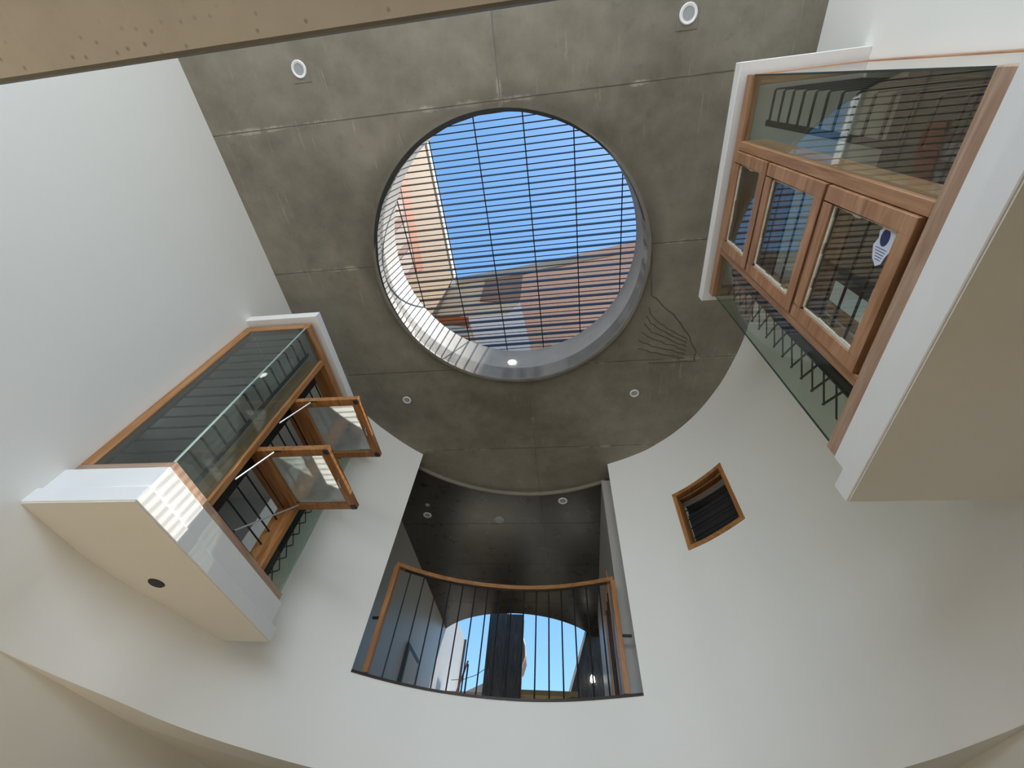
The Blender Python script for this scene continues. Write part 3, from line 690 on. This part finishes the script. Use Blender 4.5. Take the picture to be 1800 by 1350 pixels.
# small square window in the curved wall
w3 = thing('window_3', (1.73, 4.6, 3.13), 'small square wood framed window in the curved wall on the right', 'window', kind='structure')
def wp(i, t): p = Vector(prof[i])+PN[i]*t; return p
idx = list(range(IW0, IW1+1))
def ring(t0, t1, zb_, zt_, wd, mat, nm):
    for z0, z1 in ((zb_, zb_+wd), (zt_-wd, zt_)):
        vs = []; fs = []
        for i in idx:
            a, b = wp(i, t0), wp(i, t1); vs += [(a.x, a.y, z0), (b.x, b.y, z0), (b.x, b.y, z1), (a.x, a.y, z1)]
        for k in range(len(idx)-1):
            for q in range(4): fs.append((4*k+q, 4*k+(q+1) % 4, 4*k+4+(q+1) % 4, 4*k+4+q))
        fs += [(0, 1, 2, 3), tuple(range(4*len(idx)-4, 4*len(idx)))]
        MB().add(vs, fs).build(nm, mat, w3)
    for i, sg in ((IW0, 1), (IW1, -1)):
        tdir = Vector((PN[i].y, -PN[i].x))*sg*wd
        P = [wp(i, t0), wp(i, t1), wp(i, t1)+tdir, wp(i, t0)+tdir]
        MB().prism([(p.x, p.y, zb_+wd) for p in P], (0, 0, zt_-zb_-2*wd)).build(nm, mat, w3)
ring(-.012, .05, 3.13, 3.98, .052, 'honey', 'frame'); ring(.05, .20, 3.13, 3.98, .03, 'honey', 'reveal_board'); ring(.075, .10, 3.16, 3.95, .028, 'teak', 'stop_bead')
for k in range(5):
    z = 3.27+.14*k; a, b = wp(IW0, .23), wp(IW1, .23); MB().tube([(a.x, a.y, z), (b.x, b.y, z)], .007, 6).build('bar', 'black_metal', w3)
a, b = wp(IW0, .30), wp(IW1, .30)
MB().prism([(a.x, a.y, 3.14), (b.x, b.y, 3.14), (b.x, b.y, 3.80), (a.x, a.y, 3.80)], tuple(PN[IW0+6].to_3d()*.02)).build('dark_backing', 'bitumen_and_shade', w3)  # black sheet stands in for the dark inside behind the bars

mb = MB(); a, b, c_, d = wp(IW0-2, WT-.02), wp(IW1+2, WT-.02), wp(IW1+2, WT+.5), wp(IW0-2, WT+.5)
for p, q in ((b, c_), (c_, d), (d, a)): 
    nn = (q-p).normalized(); nn = Vector((nn.y, -nn.x))*-.03
    mb.prism([(p.x, p.y, 2.95), (q.x, q.y, 2.95), (q.x, q.y, 4.2), (p.x, p.y, 4.2)], (nn.x, nn.y, 0))
for z in (2.93, 4.2): mb.prism([(p.x, p.y, z) for p in (a, b, c_, d)], (0, 0, .03))
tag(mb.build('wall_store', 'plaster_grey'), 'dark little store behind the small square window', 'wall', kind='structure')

# ------------------------------------------------------------------ balcony
tr = MB(); idb = list(range(IB0, IB1+1))
pp = [(wp(i, .05).x, wp(i, .05).y, 1.752) for i in idb]
tag(MB().sweep(pp, .13, .024).build('trim_2', 'brown_metal', smooth=False), 'thin dark edge strip along the foot of the balcony opening', 'trim', kind='structure')
rl = thing('balcony_railing', (-.85, 5.5, 1.765), 'curved wood and black metal railing across the balcony opening', 'railing')
rr = [wp(i, .055) for i in idb]
def along(x):
    for a, b in zip(rr, rr[1:]):
        if a.x <= x <= b.x: return a.lerp(b, (x-a.x)/(b.x-a.x))
    return rr[0] if x < rr[0].x else rr[-1]
path = [along(-2.31)]+[p for p in rr if -2.28 < p.x < .53]+[along(.56)]
MB().sweep([(p.x, p.y, 3.055) for p in path], .075, .05).build('handrail', 'honey', rl, smooth=False)
MB().sweep([(p.x, p.y, 3.022) for p in path[1:-1]], .03, .012).build('rail_flat', 'black_metal', rl)
for x in (-2.29, .545):
    p = along(x); B('post', 'honey', rl, p.x-.03, p.x+.03, p.y-.035, p.y+.035, 1.775, 3.045, bevel=.004); B('foot', 'black_metal', rl, p.x-.04, p.x+.04, p.y-.045, p.y+.045, 1.764, 1.778)
    q = along(x-.12 if x < 0 else x+.14); B('side_bracket', 'black_metal', rl, min(p.x, q.x), max(p.x, q.x), p.y-.012, p.y+.012, 2.36, 2.385)
for k in range(16):
    p = along(-2.13+.1665*k); MB().tube([(p.x, p.y, 1.762), (p.x, p.y, 3.02)], .009, 8).build('baluster', 'black_metal', rl, smooth=True)

# ------------------------------------------------------------------ grate over the opening
gr = thing('skylight_grate', (HC[0], HC[1], 5.812), 'black steel bar grate over the round roof opening', 'grate')
gr.rotation_euler = (0, 0, math.radians(-.9))
RG = HR+.06
def chord(d): return math.sqrt(max(RG*RG-d*d, 0))
for k in range(-6, 20):
    for h_ in (0, .5):
        d = .8855+.1458*(k+h_)-HC[1]
        if abs(d) > RG-.05: continue
        c_ = chord(d)
        if h_ == 0: MB().box(-c_, c_, d-.0045, d+.0045, 0, .072).build('flat_bar', 'black_metal', gr, local=True)
        else: MB().tube([(-c_, d, .024), (c_, d, .024)], .0065, 6).build('round_bar', 'black_metal', gr, local=True)
for x in (-2.03, -1.445, -.865, -.28, .305, .885):
    d = x-HC[0]; c_ = chord(d); MB().tube([(d, -c_, -.002), (d, c_, -.002)], .0075, 6).build('cross_rod', 'black_metal', gr, local=True)

# ------------------------------------------------------------------ lamps
def downlight(x, y, z, r, label, patch=True, big=True):
    t = thing('downlight', (x, y, z), label, 'ceiling light', 'recessed round downlights')
    if patch: MB().box(-r*1.25, r*1.15, -r*1.1, r*1.45, .0-.0035, -.0005).build('mounting_patch', 'concrete_ceiling', t, local=True, bevel=.0015)
    zz = -.0035 if patch else 0
    MB().lathe((0, 0, 0), [(r*.66, zz-.006), (r*.92, zz-.010), (r, zz-.002), (r, zz+.0), (r*.66, zz+.002)], 28).build('ring', 'lamp_white', t, local=True, smooth=True)
    MB().lathe((0, 0, 0), [(.0005, zz-.003), (r*.68, zz-.003), (r*.68, zz), (.0005, zz)], 24).build('lens', 'lamp_lens', t, local=True)
    return t
downlight(-2.41, -.355, ZC, .075, 'round white downlight at the near left of the concrete ceiling')
downlight(1.26, -.355, ZC, .078, 'round white downlight at the near right of the concrete ceiling')
downlight(-2.375, 3.76, ZC, .066, 'round downlight in the concrete ceiling above the two open sashes', False)
downlight(1.05, 3.815, ZC, .066, 'round downlight in the concrete ceiling right of the cement marks, far side', False)
downlight(-2.65, 6.47, 4.93, .08, 'dim round downlight at the left of the dark corridor ceiling', False)
downlight(-.07, 6.11, 4.93, .085, 'round downlight at the right of the dark corridor ceiling', False)
sd_ = thing('smoke_detector', (-1.28, 6.63, 4.93), 'pale round ceiling fitting in the middle of the dark corridor ceiling', 'detector')
MB().lathe((0, 0, 0), [(.001, -.03), (.07, -.028), (.10, -.008), (.10, 0), (.001, 0)], 24).build('body', 'lamp_lens', sd_, local=True, smooth=True)
jb = thing('junction_cover', (-2.58, 6.17, 4.93), 'tiny round cover beside the left corridor downlight', 'cover plate')
MB().lathe((0, 0, 0), [(.001, -.012), (.035, -.012), (.042, 0), (.001, 0)], 16).build('plate', 'lamp_lens', jb, local=True)
hb = thing('ceiling_hole', (-1.3, 7.81, 4.93), 'small dark round box hole in the corridor ceiling', 'box hole')
MB().lathe((0, 0, 0), [(.001, -.003), (.06, -.003), (.065, 0), (.001, 0)], 16).build('hole_dark', 'bitumen_and_shade', hb, local=True)  # filled black disc painted in as the hole's darkness
ro = thing('ceiling_ring', (-.80, 5.73, ZC), 'faint round plugged outlet near the lip of the ceiling over the balcony', 'outlet')
MB().lathe((0, 0, 0), [(.075, -.006), (.085, -.008), (.095, -.001), (.075, -.001)], 24).build('ring', 'concrete_ceiling', ro, local=True, smooth=True)
sl = thing('shaft_lamp', (-.74, HC[1]+HR*.994, 5.45), 'small glowing round lamp set in the shaft of the roof opening', 'lamp')
lm = MB().lathe((0, 0, 0), [(.001, 0), (.058, 0), (.062, .01), (.001, .012)], 20).build('lens', 'lit_lamp', sl, local=True); lm.rotation_euler = (math.radians(90), 0, 0)

# ------------------------------------------------------------------ buildings above the roof
KL, KF = .696, .804
lb = thing('building', (-2.7, 2.5, 5.3), 'cream rendered building with white parapet seen left through the grate', 'building')
def left_poly(name, pts_, x, th, mat): return MB().prism([((x+3.62)*.6-2.51, min(y*KL, 3.675 if th > .45 else 3.695), max(z*KL, 5.32)) for y, z in pts_], (-th, 0, 0)).build(name, mat, lb)
left_poly('wall', [(-3, 5.3), (8, 5.3), (8, 14.0), (-3, 13.75)], -3.62, .4, 'cream_render')
left_poly('parapet', [(-3, 13.72), (8, 14.0), (8, 14.35), (-3, 14.0)], -3.57, .5, 'white_paint')
left_poly('band', [(1.5, 10.7), (3.65, 10.35), (3.8, 10.92), (1.65, 11.3)], -3.59, .1, 'orange_paint')
left_poly('window_surround', [(1.7, 9.0), (3.5, 8.5), (3.6, 10.38), (1.7, 10.78)], -3.60, .1, 'pink_render')
for a, b in ((1.85, 2.2), (2.4, 2.8), (3.0, 3.4)): left_poly('window', [(a, 8.9), (b, 8.9), (b, 10.45-(a-1.7)*.15), (a, 10.55-(a-1.7)*.15)], -3.58, .1, 'grey_render')
tb = thing('building', (0, 3.9, 5.3), 'terracotta building with a sloping concrete parapet seen through the grate', 'building')
def front(name, pts_, y, th, mat): return MB().prism([(max(x*KF, -2.50 if y < 4.61 else -2.9), y*KF, max(z*KF, 5.32)) for x, z in pts_], (0, th, 0)).build(name, mat, tb)
front('wall', [(-.98, 10.2), (-.63, 7.85), (-.5, 5.3), (5, 5.3), (5, 14.7), (2.56, 13.55), (.53, 12.67), (-1.0, 12.1)], 4.62, .4, 'terracotta')
front('parapet', [(-3.1, 11.72), (-1.56, 12.0), (.53, 12.70), (2.56, 13.42), (5, 14.3), (5, 15.0), (2.55, 14.12), (-.47, 12.95), (-3.1, 12.18)], 4.58, .5, 'grey_render')
front('upper_parapet', [(.75, 13.15), (2.56, 13.35), (5, 13.9), (5, 15.05), (2.56, 14.15), (.75, 13.42)], 4.56, .1, 'terracotta')
front('wall', [(-3.6, 5.3), (-.5, 5.3), (-.63, 7.85), (-.98, 10.2), (-1.0, 12.1), (-3.6, 11.7)], 4.64, .3, 'cream_in_shade')
front('painted_shade', [(-2.08, 10.45), (-1.0, 10.2), (-1.0, 12.1), (-2.1, 11.95)], 4.61, .1, 'brown_and_shade')  # brown sheet standing in for shade on the facade
front('panel', [(-2.25, 9.45), (-1.24, 9.52), (-.98, 10.2), (-.63, 7.9), (-.5, 5.3), (-2.1, 5.3), (-1.87, 8.15)], 4.61, .1, 'pale_panel')
front('band', [(-3.1, 9.7), (-2.24, 9.48), (-2.16, 8.95), (-2.9, 9.15)], 4.60, .1, 'orange_paint')
front('window', [(-2.85, 9.15), (-2.2, 8.95), (-2.1, 8.5), (-2.7, 8.6)], 4.60, .1, 'plaster_grey')
front('ledge', [(-4.2, 11.55), (-2.9, 11.5), (-3.05, 12.0), (-4.2, 12.0)], 4.55, .3, 'white_paint')
